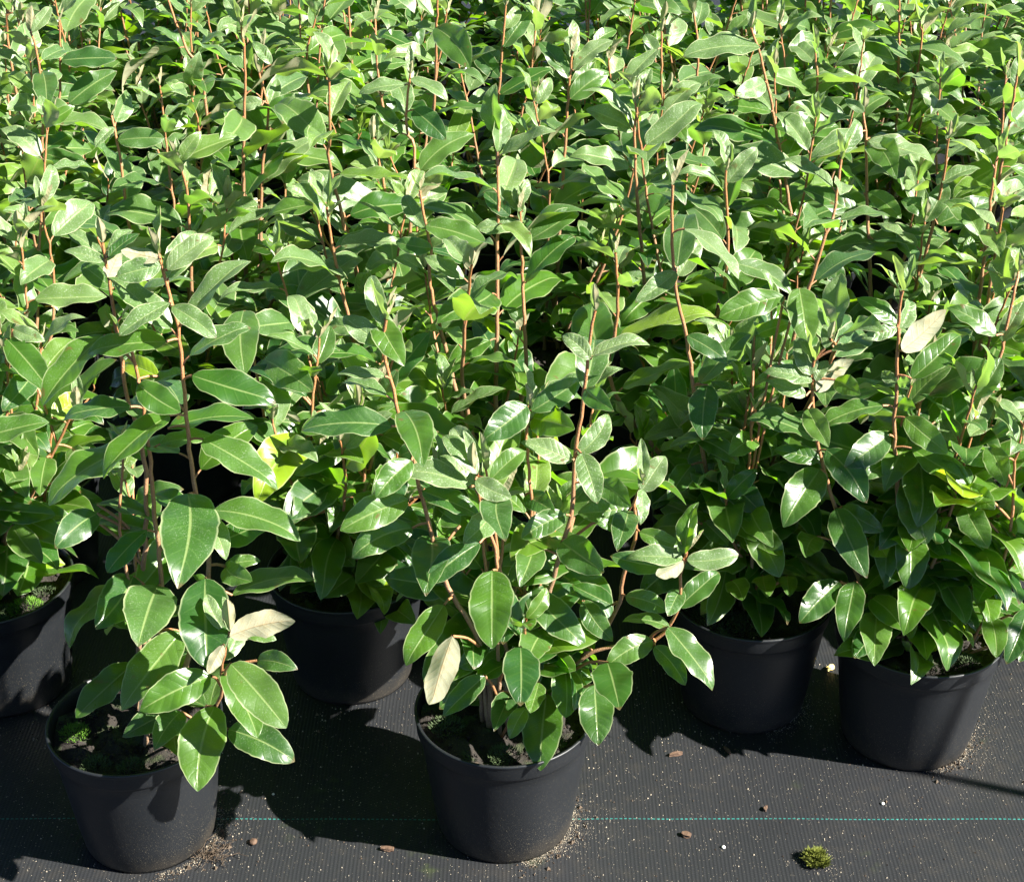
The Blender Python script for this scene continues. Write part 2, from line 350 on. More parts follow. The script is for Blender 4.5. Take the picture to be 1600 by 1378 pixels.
def grow(st, start=.05, step=.021, size=1., hi=True, keep=1., back_only=False, tip=True, top_age=.23):
    """alternate leaves spiralling up a stem"""
    Ltot = st.len[-1]; az = random.uniform(0, 6.3); s = start * random.uniform(.7, 1.2)
    while s < Ltot - .006:
        az += 2.4 + random.gauss(0, .35); i = min(int(np.searchsorted(st.len, s)), st.n - 1); f = s / Ltot; rem = Ltot - s
        s += step * random.uniform(.75, 1.3) * (1 if rem > .05 else .6)
        out = np.array([math.cos(az), math.sin(az), 0])
        if random.random() > keep or (back_only and out[1] < .1): continue
        k = min(rem / .11, 1)
        size_ = (.040 + .046 * k) * size * random.uniform(.66, 1.24) * (.82 if f < .25 else 1)
        el = R(50) * (1 - k) + R(8) * k - R(24) * max(0, .5 - f) * 2 + random.gauss(0, .27)
        pe = out * math.cos(el + .5) + UP * math.sin(el + .5); B = st.p[i] + pe * (.007 + .006 * k)
        ax = out * math.cos(el) + UP * math.sin(el) + np.array([random.gauss(0, .12), random.gauss(0, .12), 0]); ax = unit(ax)
        lowz = (POT_H + .012 - B[2]) / size_
        if ax[2] < lowz: ax = unit(np.array([ax[0], ax[1], 0])) * math.sqrt(max(1 - min(lowz, .8) ** 2, .1)) + UP * min(lowz, .8)
        pref = UP + .25 * SUNV + np.array([random.gauss(0, .42), random.gauss(0, .42), 0])
        young = max(0, 1 - rem / top_age) ** 1.2 * random.uniform(.6, 1.15)
        yel = random.uniform(.4, .8) if random.random() < .010 else (random.uniform(0, .22) if random.random() < .2 else 0)
        leaf(st.fol, B, B + ax * size_, pref, size_ * random.uniform(.42, .54), young, yel, hi, random.uniform(.0, .13), random.uniform(.15, .5) + .25 * young, random.uniform(0, 1.4))
        st.petiole(i, B, .0009)
    if tip:
        P = st.p[-1]; az = random.uniform(0, 6.3)
        for q in range(2):
            az += 2.6; o = np.array([math.cos(az), math.sin(az), 0]); e = R(random.uniform(58, 82)); ax = o * math.cos(e) + UP * math.sin(e); sz = random.uniform(.022, .046)
            leaf(st.fol, P, P + ax * sz, -o + UP * .3, sz * .42, 1, 0, hi, -.04, .8, 0)

# crops of the photograph used to read positions: offset and scale
CROP = {4: (0, 450, .3375), 5: (530, 450, .3375), 6: (1060, 450, .3375), 1: (0, 0, .3375), 2: (530, 0, .3375), 3: (1060, 0, .3375), 7: (0, 900, .3468), 8: (530, 900, .3468), 9: (1060, 900, .3468)}
# front plants: pot centre; stems as image points from tip downwards + distance of tip from the pot centre plane; base offset in the pot
FRONT = {
 'A': ((-.398, 1.325), [
   ([(248, 398), (262, 450), (277, 511), (287, 595), (294, 686), (305, 771), (324, 906)], 0, (.03, .0)),
   ([(200, 530), (205, 545), (216, 592), (224, 639), (233, 706), (240, 787), (250, 882), (251, 983)], .0, (.0, .02)),
   ([(160, 380), (169, 435), (187, 545), (197, 615), (214, 668), (228, 790)], .03, (-.01, .035)),
   ([(360, 985), (347, 1035), (347, 1063), (336, 1105)], -.075, (.035, -.03))]),
 'B': ((-.008, 1.343), [
   ([(603, 500), (599, 545), (611, 592), (628, 669), (645, 713), (655, 760), (675, 838), (700, 917), (735, 973), (762, 1046)], -.01, (-.015, -.01)),
   ([(740, 730), (746, 744), (753, 801), (773, 855), (778, 950)], -.03, (-.005, -.02)),
   ([(930, 485), (921, 534), (911, 632), (901, 686), (894, 787), (881, 841), (850, 960)], .02, (.02, .01)),
   ([(1006, 755), (990, 787), (996, 828), (986, 862), (970, 917), (956, 966)], .0, (.03, .01)),
   ([(1073, 862), (1064, 900), (1060, 952), (1022, 1000), (911, 1028)], -.03, (.04, -.01)),
   ([(826, 640), (824, 686), (829, 770), (830, 855), (810, 980)], .03, (.0, .02))]),
 'C': ((.282, 1.556), [
   ([(1050, 290), (1050, 364), (1056, 452), (1073, 534), (1087, 639), (1104, 737), (1125, 800)], .0, (-.02, 0)),
   ([(1180, 640), (1170, 720), (1175, 820)], -.02, (.0, -.02))]),
 'D': ((.467, 1.490), [
   ([(1272, 565), (1269, 595), (1276, 686), (1293, 754), (1303, 787), (1340, 900)], .0, (-.03, 0)),
   ([(1411, 455), (1406, 484), (1401, 585), (1397, 669), (1403, 747), (1403, 838), (1420, 920)], .0, (0, .01)),
   ([(1592, 425), (1586, 450), (1566, 544), (1546, 639), (1530, 760), (1490, 900)], .1, (.02, .02)),
   ([(1600, 700), (1586, 720), (1575, 850), (1528, 994), (1490, 1030)], -.03, (.03, -.03))]),
 'E': ((-.623, 1.585), [([(10, 560), (12, 640), (0, 760)], 0, (.02, 0)), ([(120, 640), (111, 652), (81, 713), (40, 800)], -.02, (.03, -.01)), ([(30, 740), (20, 800)], -.06, (.0, -.03))]),
 'F': ((-.200, 1.610), [([(442, 615), (439, 646), (422, 710), (440, 800)], -.01, (-.02, 0)), ([(560, 640), (570, 720), (560, 820)], -.03, (.02, 0)), ([(500, 700), (510, 800)], -.05, (0, -.03))]),
}
# leaves: plant, stem, crop, base x y, tip x y, width (crop pixels), flags (u underside, y young, Y yellow, b behind the stem, d tilted away, f in front of the pot)
LV = """
A0 4 785 70 550 220 95 y|A0 4 795 85 1000 230 110 y|A0 1 870 1480 1150 1195 100 y|A0 4 770 250 400 295 115 |A1 4 480 220 195 540 140 b|A0 4 890 405 1275 520 155 |A0 4 785 590 470 870 130 |A0 4 780 650 1175 600 95 b
A0 4 940 700 1285 910 155 |A0 4 870 952 822 1363 270 |A0 4 985 1030 1390 1155 160 |A1 4 665 720 215 990 130 |A1 4 605 550 285 597 105 |A1 4 640 445 835 575 140 |A1 4 735 410 570 340 115 Yb|A2 4 450 1000 730 1075 70 b
A2 4 450 1045 262 1195 150 b|A2 4 450 1080 725 1140 90 b|A1 4 680 1120 495 1315 105 |A0 4 965 1060 1045 1250 110 y|A0 4 1045 1290 1165 1355 120 b|A0 4 1040 1285 1205 1260 70 b|A0 7 1045 85 1415 10 105 b|A0 7 925 10 935 415 245 
A1 7 712 45 625 300 240 |A1 7 600 0 440 225 190 b|A1 7 820 250 545 595 190 b|A2 7 600 395 340 635 140 |A1 7 800 590 550 722 115 |A3 7 950 450 630 605 175 |A3 7 1040 395 1290 683 185 |A3 7 1010 430 1162 727 140 b
A3 7 968 585 890 968 215 f|A3 7 1030 690 1322 828 165 f|A3 7 1035 270 1330 200 115 u|A3 7 1100 255 1245 285 65 b|A3 7 1160 380 1330 415 110 b|A3 7 815 610 700 770 130 b|A3 7 1005 310 940 440 70 u|A3 7 780 700 800 810 120 b
A0 1 745 1230 540 1280 120 y|A0 1 740 1200 560 1160 55 u|A0 1 775 1250 985 1090 110 y|A2 1 480 1210 295 1155 70 y|A2 1 500 1190 645 1080 60 |A2 1 500 1290 560 1150 90 u|A2 1 530 1340 375 1220 90 b
E0 4 30 235 235 480 150 |E0 4 10 720 120 955 170 |E0 4 30 590 175 770 150 b|E1 4 215 785 185 960 125 |E2 4 -20 1060 175 1050 115 |E2 4 60 1100 190 1268 135 |E1 4 330 610 110 600 80 b|E1 4 240 600 370 500 130 Y|E0 4 -10 500 55 190 90 |E2 4 120 1010 320 1060 100 b
E0 7 -60 180 65 240 80 |E1 4 330 740 420 830 110 b|E0 4 60 190 205 245 80 y|E1 4 150 400 20 560 130 b
F0 4 1130 105 1130 378 185 |F0 4 1250 325 1570 270 85 |F1 4 1610 590 1395 668 115 |F2 4 1600 740 1365 865 125 |F2 4 1570 890 1320 1065 190 |F1 4 1220 330 1450 480 180 b|F2 4 1450 1030 1300 930 100 b|F0 4 1310 555 1390 430 95 y|F0 4 1300 570 1395 625 50 u|F0 4 1310 560 1120 555 50 y|F0 4 1290 700 1270 870 130 b
F2 4 1560 1190 1500 1363 110 |F2 4 1400 1080 1390 1260 200 b|F1 5 300 870 170 1090 130 |F1 5 50 950 -40 1120 130 |F1 5 230 1190 80 1363 180 b|F1 8 190 60 185 258 95 |F2 8 60 0 -60 90 120 |F2 5 -90 900 -210 1080 150 |F2 8 240 120 330 200 140 b
B0 5 205 265 15 130 115 y|B0 5 175 140 300 358 140 b|B0 5 210 410 -10 397 55 y|B0 5 240 640 -175 655 150 |B0 5 300 570 385 815 175 |B1 5 600 922 290 850 115 y|B1 5 640 860 480 680 105 y|B1 5 630 890 797 970 105 y|B1 5 700 890 858 750 115 
B1 5 697 1052 585 1170 130 y|B0 5 385 940 655 1052 110 |B0 5 320 980 5 1122 165 |B0 5 335 800 172 970 140 |B0 5 340 1110 60 1245 155 b|B0 5 425 1150 400 1400 200 b|B1 5 650 1180 410 1363 130 
B5 5 870 545 665 702 160 |B5 5 890 570 1117 420 125 |B5 5 895 600 1082 650 170 b|B2 5 1170 320 1435 245 70 y|B2 5 1165 330 1035 215 90 y|B2 5 1105 770 1247 580 110 y|B2 5 1080 800 843 710 105 y|B2 5 1120 765 1195 992 125 y|B2 5 1140 470 1262 562 110 
B2 5 1350 1010 1105 1040 150 b|B2 5 1200 900 1350 1010 120 |B2 5 1048 1050 843 1160 125 |B2 5 1030 1175 1225 1315 170 |B5 5 735 1290 1002 1310 150 |B3 5 1400 940 1510 775 120 y|B3 5 1400 930 1400 1092 65 y|B3 5 1390 1130 1570 1190 90 |B4 5 1500 1290 1255 1240 115 
B4 5 1592 1262 1475 1335 95 u|B3 5 1340 1030 1290 1200 130 b|B1 5 745 960 770 1160 160 |B3 5 1330 1100 1200 1090 100 |B5 5 860 960 1000 1040 110 b|B0 5 560 1100 440 1010 120 b|B1 8 690 -25 690 325 215 |B0 8 472 130 300 393 140 |B5 8 850 70 1105 312 160 |B0 8 510 270 415 592 145 u
B1 8 655 450 468 628 115 |B0 8 745 300 540 405 135 b|B1 8 818 320 820 565 170 f|B1 8 900 480 862 610 95 |B1 8 770 530 700 690 120 b|B1 8 842 590 768 730 85 f|B5 8 935 530 905 865 195 f|B5 8 1012 400 1020 637 145 f|B4 8 1150 490 1168 762 165 f
B4 8 1210 390 1262 592 190 f|B4 8 1412 290 1200 412 125 |B4 8 1420 315 1560 490 100 |B4 8 1480 230 1690 500 130 |B4 8 1490 230 1278 195 70 |B3 8 1100 110 1232 290 115 |B3 8 1290 90 1480 155 95 |B3 8 1230 130 1050 40 110 b|B4 8 1150 330 1070 280 110 b|B2 8 930 250 850 390 150 |B2 8 1010 300 900 380 140 b
B4 5 1610 1260 1850 1230 105 y|B4 5 1600 1230 1655 985 95 |B4 5 1590 1250 1330 1240 100 y|B4 5 1570 1480 1760 1310 115 |B4 8 1540 60 1480 180 90 b|B2 5 900 1200 840 1363 150 |B5 8 790 90 740 290 140 b
C0 6 40 222 230 342 95 |C0 6 100 440 327 195 115 |C0 6 135 450 112 697 145 |C0 6 90 695 282 812 100 |C0 6 185 850 397 1052 145 |C0 6 205 950 250 1165 185 |C0 6 60 820 -45 970 115 |C1 6 490 40 190 132 135 |C1 6 560 0 600 255 155 |C1 6 350 220 520 160 80 b|C1 6 330 1000 430 1180 150 |C1 6 320 1080 470 1335 160 
C1 6 360 700 240 770 120 b|C1 6 380 640 500 560 100 |C0 2 1560 1260 1370 1400 100 y|C0 2 1600 1060 1850 1290 75 y|C1 9 240 20 290 110 110 |C1 9 380 0 400 85 110 |C1 9 490 0 500 85 90 |C1 6 120 1080 230 1190 100 b|C0 6 60 1070 10 1240 110
D0 6 620 432 400 380 80 y|D0 6 612 405 548 228 115 y|D0 6 640 480 807 330 60 u|D0 6 635 430 690 335 60 y|D0 6 725 425 838 492 100 |D0 6 590 500 415 430 80 y|D0 6 642 705 325 590 95 |D0 6 600 560 690 722 120 |D0 6 685 750 872 992 155 |D0 6 655 840 490 1095 185 |D0 6 655 795 443 748 95 |D0 6 730 1020 872 1337 160 |D0 6 760 1010 952 1125 110
D0 6 680 280 705 130 70 y|D0 6 710 290 870 275 40 y|D1 6 1010 170 828 45 85 |D1 6 1012 185 852 232 75 y|D1 6 1035 290 1240 100 60 u|D1 6 1080 420 1305 205 135 |D1 6 1012 440 940 385 60 y|D1 6 1015 440 1075 430 60 y|D1 6 945 545 645 652 95 |D1 6 1050 600 1245 765 125 |D1 6 1080 742 1350 897 115 |D1 6 975 680 770 830 145 
D1 6 1060 885 1150 1182 185 |D1 6 1020 535 1097 555 65 |D1 6 1000 800 870 875 110 b|D1 6 980 1100 960 1363 130 b|D1 6 1040 1310 1162 1285 85 |D3 6 1440 740 1510 900 120 |D3 6 1330 920 1460 1020 110 |D2 6 1470 220 1250 85 95 |D2 6 1500 250 1600 60 90 y|D2 6 1490 470 1235 345 85 |D2 6 1380 630 1510 800 110 |D2 6 1240 610 1300 720 100 y
D3 6 1490 780 1310 800 100 |D3 6 1560 1150 1470 1070 100 |D3 6 1330 1010 1430 1200 140 b|D0 9 725 25 548 207 145 |D0 9 795 25 745 282 135 |D0 9 870 100 1012 242 125 |D0 9 895 165 885 392 155 |D1 9 1015 120 1050 282 95 |D1 9 1145 5 1337 107 115 |D1 9 1245 90 1230 225 110 |D1 9 1110 220 1120 367 145 |D3 9 1400 180 1432 362 115 |D3 9 1570 150 1478 390 120 
D1 9 1340 10 1410 235 110 b|D3 9 1600 300 1540 380 90 |D1 6 1150 1110 1250 1250 120 b|D0 6 640 1150 590 1240 130 b|D0 6 880 1160 960 1240 140 b|D1 6 1180 1180 1110 1100 110 b|D1 6 1220 1060 1210 1120 90 |D1 6 1290 1290 1380 1363 120 b
"""
# other tall shoots that stand out above the block: image points, tip downwards
SHOOTS = [[(49, 51), (61, 101), (64, 162), (67, 209), (62, 304), (56, 351), (51, 405)], [(93, 34), (94, 101), (94, 202), (88, 280)], [(175, 182), (184, 223), (194, 294), (202, 351)], [(250, -40), (262, 0), (290, 74), (317, 132)],
 [(378, 44), (383, 118), (380, 270)], [(388, -30), (391, 61), (392, 110)], [(405, 115), (418, 162), (418, 202), (410, 270), (407, 354), (391, 456)], [(493, 30), (479, 105)], [(513, 121), (516, 219), (518, 270)], [(510, 324), (516, 364), (531, 439), (548, 510), (556, 560)], [(277, 250), (294, 320)],
 [(542, -20), (550, 95)], [(586, 30), (591, 118)], [(684, -25), (682, 51), (678, 159)], [(790, 10), (783, 101), (776, 196)], [(640, 118), (635, 202), (648, 263)], [(773, 219), (778, 294)], [(893, 88), (889, 142), (878, 304)], [(584, 216), (608, 351)], [(655, 297), (665, 354), (675, 405), (672, 446)],
 [(813, 328), (817, 452), (820, 514), (817, 619)], [(736, 415), (732, 459), (724, 551), (724, 612)], [(1002, 149), (992, 243)], [(1033, 51), (1036, 304)], [(962, 395), (965, 487), (958, 608)], [(1079, -10), (1090, 95)], [(1259, -20), (1257, 128)],
 [(1173, 44), (1188, 88), (1205, 162), (1222, 253), (1235, 331), (1249, 435)], [(1274, 78), (1276, 155)], [(1406, -15), (1404, 101), (1401, 189)], [(1349, 175), (1354, 236), (1354, 304), (1360, 439)], [(1482, 216), (1472, 287), (1448, 391)], [(1593, 101), (1576, 196)], [(1313, 250), (1303, 337), (1279, 402)],
 [(1134, 267), (1133, 439)], [(1566, 324), (1560, 371)], [(1438, 34), (1438, 84)], [(1560, 243), (1549, 304)], [(1298, 530), (1296, 570)], [(20, 20), (12, 60)]]

# leaves of the tall shoots that the photograph shows clearly: shoot number, crop, base, tip, width, flags
SLV = """
6 1 1220 1110 1420 1360 165 Yb|6 1 1240 830 1470 640 90 y|6 1 1245 500 1450 450 100 |6 1 1250 590 1530 550 75 y|6 1 1210 670 1025 500 85 y|6 1 1170 940 1000 810 95 |6 1 1110 1005 955 930 85 Y|6 1 1215 470 1080 480 70 y|6 1 1255 300 1170 190 60 y|0 1 190 570 345 490 75 |0 1 195 330 215 480 120 b|0 1 175 945 0 860 120 |0 1 200 990 525 1080 105 |0 1 150 150 235 30 60 y|0 1 200 710 430 790 90 |0 1 190 680 60 560 90 
1 1 285 280 540 270 95 |1 1 320 480 540 330 115 |2 1 545 650 760 640 100 |2 1 530 590 440 680 50 y|27 3 380 220 20 260 105 y|27 3 400 380 270 440 95 y|27 3 430 520 215 490 65 |27 3 450 590 700 555 105 |27 3 450 660 80 575 95 |27 3 490 760 600 560 115 |27 3 500 820 730 720 80 |27 3 500 1110 140 1040 130 |27 3 510 830 350 640 120 b|27 3 540 1040 810 1200 130 
30 3 850 610 615 725 95 y|30 3 880 655 1195 745 95 y|30 3 885 640 1000 810 140 b|30 3 880 890 1030 1010 95 |30 3 900 1110 1240 1095 95 |30 3 840 990 580 870 110 |30 3 860 520 770 460 50 y|31 3 1220 850 1400 775 60 y|31 3 1240 650 1330 560 40 y|31 3 1200 1040 1470 920 120 |31 3 1190 980 1030 930 90 |31 3 1235 590 1175 540 50 y
14 2 760 220 890 50 90 |14 2 740 360 620 220 95 |14 2 755 295 880 340 85 |14 2 745 440 985 310 75 |17 2 1085 330 1265 185 75 y|17 2 1070 460 1250 330 115 |17 2 1060 365 925 195 90 |17 2 1085 240 1085 90 60 y|13 2 445 130 600 305 155 |15 2 330 365 505 455 60 y|15 2 305 395 90 430 65 y|15 2 345 510 490 640 120 |15 2 375 790 625 620 115 |15 2 290 620 170 490 70 
19 2 400 1045 680 1130 115 |19 2 430 1150 260 1120 90 |20 2 830 1045 630 1060 85 y|20 2 875 1115 1105 970 95 |20 2 865 1310 1090 1090 85 |20 2 790 1000 670 890 85 |20 2 850 980 780 880 95 y|23 2 1490 690 1200 650 115 |23 2 1490 840 1105 640 80 |23 2 1505 500 1600 640 115 |23 2 1475 230 1320 390 75 y|23 2 1495 380 1250 430 90 b|23 2 1500 810 1280 770 80 
"""
# ------------------------------------------------------------------ the block of plants
plants = []   # dict(c, key, row)
for k, (c, st) in FRONT.items(): plants.append(dict(c=c, key=k, row=0 if k in 'ABD' else 1, stems=[], hero=True))
for x, y in ((-1.0, 1.60), (.745, 1.68)): plants.append(dict(c=(x, y), key=None, row=1, stems=[], hero=False))
y = 1.835; row = 2
while y < 4.1:
    half = .28 * y + .26; sp = .345; off = (row % 2) * sp / 2 + .02; x = -math.ceil(half / sp) * sp + off
    while x < half + .1:
        if x > -half - .1: plants.append(dict(c=(x + random.uniform(-.03, .03), y + random.uniform(-.03, .03)), key=None, row=row, stems=[], hero=False))
        x += sp
    y += .222; row += 1
for p in plants:
    if not p['hero']: continue
    (cx, cy), spec = FRONT[p['key']]
    for pts, dtip, off in spec:
        n = len(pts); path = [at_y(u, v, cy + off[1] * (i / max(n, 1)) + dtip * (1 - i / n)) for i, (u, v) in enumerate(pts)]
        path.append(np.array([cx + off[0], cy + off[1], SOIL_Z - .01]))
        p['stems'].append(Stem(path[::-1], .0033 if len(pts) > 5 else .0024, .0015))
byk = {p['key']: p for p in plants if p['key']}
for line in LV.strip().replace('\n', '|').split('|'):
    q = line.split(); fl = q[7] if len(q) > 7 else ''; ox, oy, sc = CROP[int(q[1])]; bx, by, tx, ty, w = map(float, q[2:7])
    p = byk[q[0][0]]; st = p['stems'][int(q[0][1])]; bu, bv, tu, tv = ox + bx * sc, oy + by * sc, ox + tx * sc, oy + ty * sc
    vs = proj((*p['c'], SOIL_Z))[1]; k = min(max((max(bv, tv) - vs + 170) / 220, 0), 1); k = k * k * (3 - 2 * k)
    tw = .008 + .040 * k
    if 'b' in fl: tw = -.014 + .022 * k
    if 'f' in fl: tw = .054
    photo_leaf(st, bu, bv, tu, tv, w * sc, fl, tw)
for p in plants: p['sh'] = []
for si, pts in enumerate(SHOOTS):
    u, v = pts[0]; best = None
    for zt in (.60, .56, .64, .52):
        q = at_z(u, v, zt)
        for p in plants:
            if p['hero']: continue
            d = math.hypot(p['c'][0] - q[0], p['c'][1] - q[1]) + .05 * len(p['sh'])
            if best is None or d < best[0]: best = (d, p, q)
    best[1]['sh'].append((pts, best[2], si))
for p in plants:
    if not p['sh']: continue
    low = [at_y(*pts[-1], q[1])[0] for pts, q, _ in p['sh']]; mx_ = sum(low) / len(low); cx, cy = p['c']
    p['c'] = (cx + max(-.13, min(.13, mx_ - cx)), cy + max(-.07, min(.07, sum(q[1] for _, q, _ in p['sh']) / len(low) - cy)))
    cx, cy = p['c']
    for pts, q, si in p['sh']:
        n = len(pts); path = [at_y(a, b, q[1] * (1 - i / (n + 1)) + cy * i / (n + 1)) for i, (a, b) in enumerate(pts)]
        path = [r for r in path if r[2] > SOIL_Z + .12]
        if len(path) < 2: continue
        e = path[-1]; path.append(np.array([cx + .35 * (e[0] - cx) + random.uniform(-.01, .01), cy + .35 * (e[1] - cy), SOIL_Z + .06])); path.append(np.array([cx + max(-.06, min(.06, .2 * (e[0] - cx))), cy + max(-.06, min(.06, .2 * (e[1] - cy))), SOIL_Z - .01]))
        st = Stem(path[::-1], .0038, .0016); p['stems'].append(st); st.shown = False
        for line in SLV.strip().replace('\n', '|').split('|'):
            q_ = line.split()
            if int(q_[0]) != si: continue
            ox, oy, sc = CROP[int(q_[1])]; b0, b1, t0, t1, w_ = map(float, q_[2:7]); fl = q_[7] if len(q_) > 7 else ''; st.shown = True
            photo_leaf(st, ox + b0 * sc, oy + b1 * sc, ox + t0 * sc, oy + t1 * sc, w_ * sc, fl, -.012 if 'b' in fl else .006)
def random_stem(c, hgt, spread, r0=.003, bias=(0, 0)):
    a = random.uniform(0, 6.3); q = spread * random.uniform(.4, 1); x0, y0 = c[0] + random.uniform(-.025, .025), c[1] + random.uniform(-.025, .025)
    x1, y1 = c[0] + q * math.cos(a) + bias[0], c[1] + q * math.sin(a) + bias[1]
    w = lambda: random.uniform(-.012, .012)
    return Stem([(x0, y0, SOIL_Z - .01), (x0 + .35 * (x1 - x0) + w(), y0 + .35 * (y1 - y0) + w(), SOIL_Z + (hgt - SOIL_Z) * .3), (x0 + .75 * (x1 - x0) + w(), y0 + .75 * (y1 - y0) + w(), SOIL_Z + (hgt - SOIL_Z) * .68), (x1, y1, hgt)], r0, .0012)
for p in plants:
    far = p['row'] > 5; sz_ = 1.12 if p['row'] < 4 else 1.15
    if p['hero']:
        for s_ in p['stems']: grow(s_, .08, .024 if p['key'] == 'A' else .03, .8 if p['key'] == 'A' else .9, True, {'A': .85, 'B': .3}.get(p['key'], .5), True, tip=True)
        for bx_, by_ in {'E': ((.09, -.02), (.07, .04), (.10, .02), (.05, -.05), (-.04, -.06)), 'F': ((-.07, .0), (-.05, -.05), (.03, -.07)), 'D': ((.09, .03), (.10, -.01)), 'B': ((.0, .13), (.06, .13), (-.06, .12), (.03, .16)), 'A': ((.02, .15), (-.03, .14))}.get(p['key'], ()):
            st = random_stem(p['c'], random.uniform(.30, .46), .05, bias=(bx_, by_)); p['stems'].append(st); grow(st, .15 if p['key'] == 'A' else .05, .020, 1.0 if p['key'] == 'A' else 1.1, top_age=.08)
        for i in range({'C': 6, 'D': 6, 'F': 8, 'E': 4, 'B': 2}.get(p['key'], 0)):
            st = random_stem(p['c'], random.uniform(.24, .33), .11, bias=(0, .06 if p['key'] == 'B' else .01)); p['stems'].append(st); grow(st, .015, .018, 1.1, tip=False, top_age=.02)
        k = {'A': 1, 'B': 7, 'C': 8, 'D': 8, 'E': 6, 'F': 9}[p['key']]
        for i in range(k):
            st = random_stem(p['c'], random.uniform(.34, .48) if p['key'] != 'A' else random.uniform(.38, .5), .04 if p['key'] == 'A' else .07, bias=(.03 if p['key'] == 'A' else 0, .06 if p['key'] == 'A' else .05)); p['stems'].append(st); grow(st, .03 if p['key'] != 'A' else .1, .021, 1.08 if p['key'] != 'A' else .8, True, .95 if p['key'] != 'A' else .9, p['key'] in 'AB', top_age=.07)
    else:
        for st in p['stems']: grow(st, .05, .029, (sz_ + .05) * (.85 if st.shown else 1), not far, .6 if st.shown else 1., st.shown)
        want = random.choice((5, 5, 6)); tall = len(p['stems'])
        for i in range(max(want - tall, 2)):
            h = random.uniform(.48, .62) if i < 3 - tall else random.uniform(.31, .47)
            st = random_stem(p['c'], h, .12); p['stems'].append(st); grow(st, .035, .0215, sz_, not far)
        for i in range(5 if p['row'] < 4 else 2):
            st = random_stem(p['c'], random.uniform(.24, .36), .15); p['stems'].append(st); grow(st, .015, .019, 1.2, not far, tip=False, top_age=.02)
ORD = ['first', 'second', 'third', 'fourth', 'fifth', 'sixth', 'seventh', 'eighth', 'ninth', 'tenth']
def inside(p): u = proj((*p['c'], .40))[0]; return 0 if u < 0 else (2 if u > 1600 else 1)
for p in plants:
    w = inside(p); mates = sorted((q for q in plants if q['row'] == p['row'] and inside(q) == 1), key=lambda q: q['c'][0])
    if p['key'] in FRONT: p['label'] = None
    elif w != 1: p['label'] = 'young shrub in a black pot just beyond the %s edge of the picture' % ('left' if w == 0 else 'right')
    elif p['row'] in (1, 2, 3, 4): p['label'] = 'leafy shrub in the %s row from the front, %s in its row from the left' % (ORD[p['row']], ORD[mates.index(p)])
    else: p['label'] = 'young shrub far back in the block, more than five rows behind the front'
FG = 'young shrubs in black pots standing in the block'
LAB = {'A': 'sparse young shrub in the left front pot, bright moss at its rim', 'B': 'bushy young shrub at the centre front, low leaves hanging over its pot rim',
       'C': 'shrub with grey moss on its soil between the centre and right front pots', 'D': 'dense young shrub in the right front pot, a cane leaning out rightwards',
       'E': 'young shrub cut by the left edge, moss all over its soil', 'F': 'young shrub in deep shade in the gap between the left and centre front pots'}
for p in plants:
    cx, cy = p['c']; o = bpy.data.objects.new('potted_shrub', None); C.objects.link(o); o.location = (cx, cy, 0); o.empty_display_size = .05
    tag(o, LAB.get(p['key']) or p['label'], 'potted shrub', FG)
    rot = random.uniform(0, 6.3)
    a = POT.copy(); b = RIM.copy(); s_ = SOILS[random.randrange(2)].copy()
    for q in (a, b, s_): C.objects.link(q)
    a.parent = o; b.parent = a; a.scale = s_.scale = (.955, .955, 1) if p['key'] == 'A' else (1, 1, 1); s_.parent = o; a.rotation_euler.z = rot if not p['hero'] else {'A': 1.05, 'B': .30}.get(p['key'], rot); s_.rotation_euler.z = 0
    for mx, my, r, br in MOSS.get(p['key'], []):
        mb = MB(); blades(mb, (mx * .86, my * .86, SOIL_Z + .005), r, int(150 + r * 30000), .0032, .005); mb.build('moss', M_MOSS0 if br else M_MOSS2, s_, smooth=False)
    org = (cx, cy, 0)
    for st in p['stems']:
        so_ = st.mb.build('stem', M_STEM, o, org)
        if st.fol.k: st.fol.build('foliage', M_LEAF, so_, org)

# ------------------------------------------------------------------ small things on the cloth
sand = MB()
def grains(k, fx, smin=.0002, smax=.0006):
    V = np.empty((k * 4, 3)); 
    for i in range(k):
        x, y, s = *fx(), random.uniform(smin, smax) * (1 + 1.1 * (random.random() < .08)); a = random.uniform(0, 6.3)
        V[i * 4:i * 4 + 3] = [(x + s * math.cos(a + j * 2.09), y + s * math.sin(a + j * 2.09), .0003) for j in range(3)]; V[i * 4 + 3] = (x, y, s * 1.3 + .0003)
    b = np.arange(k)[:, None] * 4
    sand.add(V, np.concatenate([b + [[0, 1, 3]], b + [[1, 2, 3]], b + [[2, 0, 3]]]))
grains(13000, lambda: (random.uniform(-.75, .8), random.uniform(1.13, 1.62)))
def ring(c, a0, a1, w, rad=R_BASE):
    def f():
        a = R(random.uniform(a0, a1)); r = rad + abs(random.gauss(0, w)); return c[0] + r * math.cos(a), c[1] + r * math.sin(a)
    return f
for k, n_ in (('A', 260), ('B', 420), ('D', 420), ('C', 160)):
    grains(n_ * 2, ring(FRONT[k][0], -75, 45, .005)); grains(n_, ring(FRONT[k][0], -45, 20, .022))
mx, my = at_z(1275, 1345, 0)[:2]
grains(150, lambda: (mx + random.gauss(.004, .012), my + random.gauss(-.004, .008)))
tag(sand.build('sand', M_SAND, smooth=False), 'pale sand grains spilled over the black ground cloth around the pots', 'sand', kind='stuff')
sand = MB(); grains(900, lambda: (random.uniform(-.75, .8), random.uniform(1.13, 1.62)), .0004, .0014)
for k in 'ABD': grains(160, ring(FRONT[k][0], -80, 50, .012), .0005, .0016)
tag(sand.build('soil_crumbs', M_ROOT, smooth=False), 'brown soil crumbs scattered over the black ground cloth', 'soil crumbs', kind='stuff')
cl = MB(); lump(cl, (0, 0, .003), .0105, .7, .3, 12)
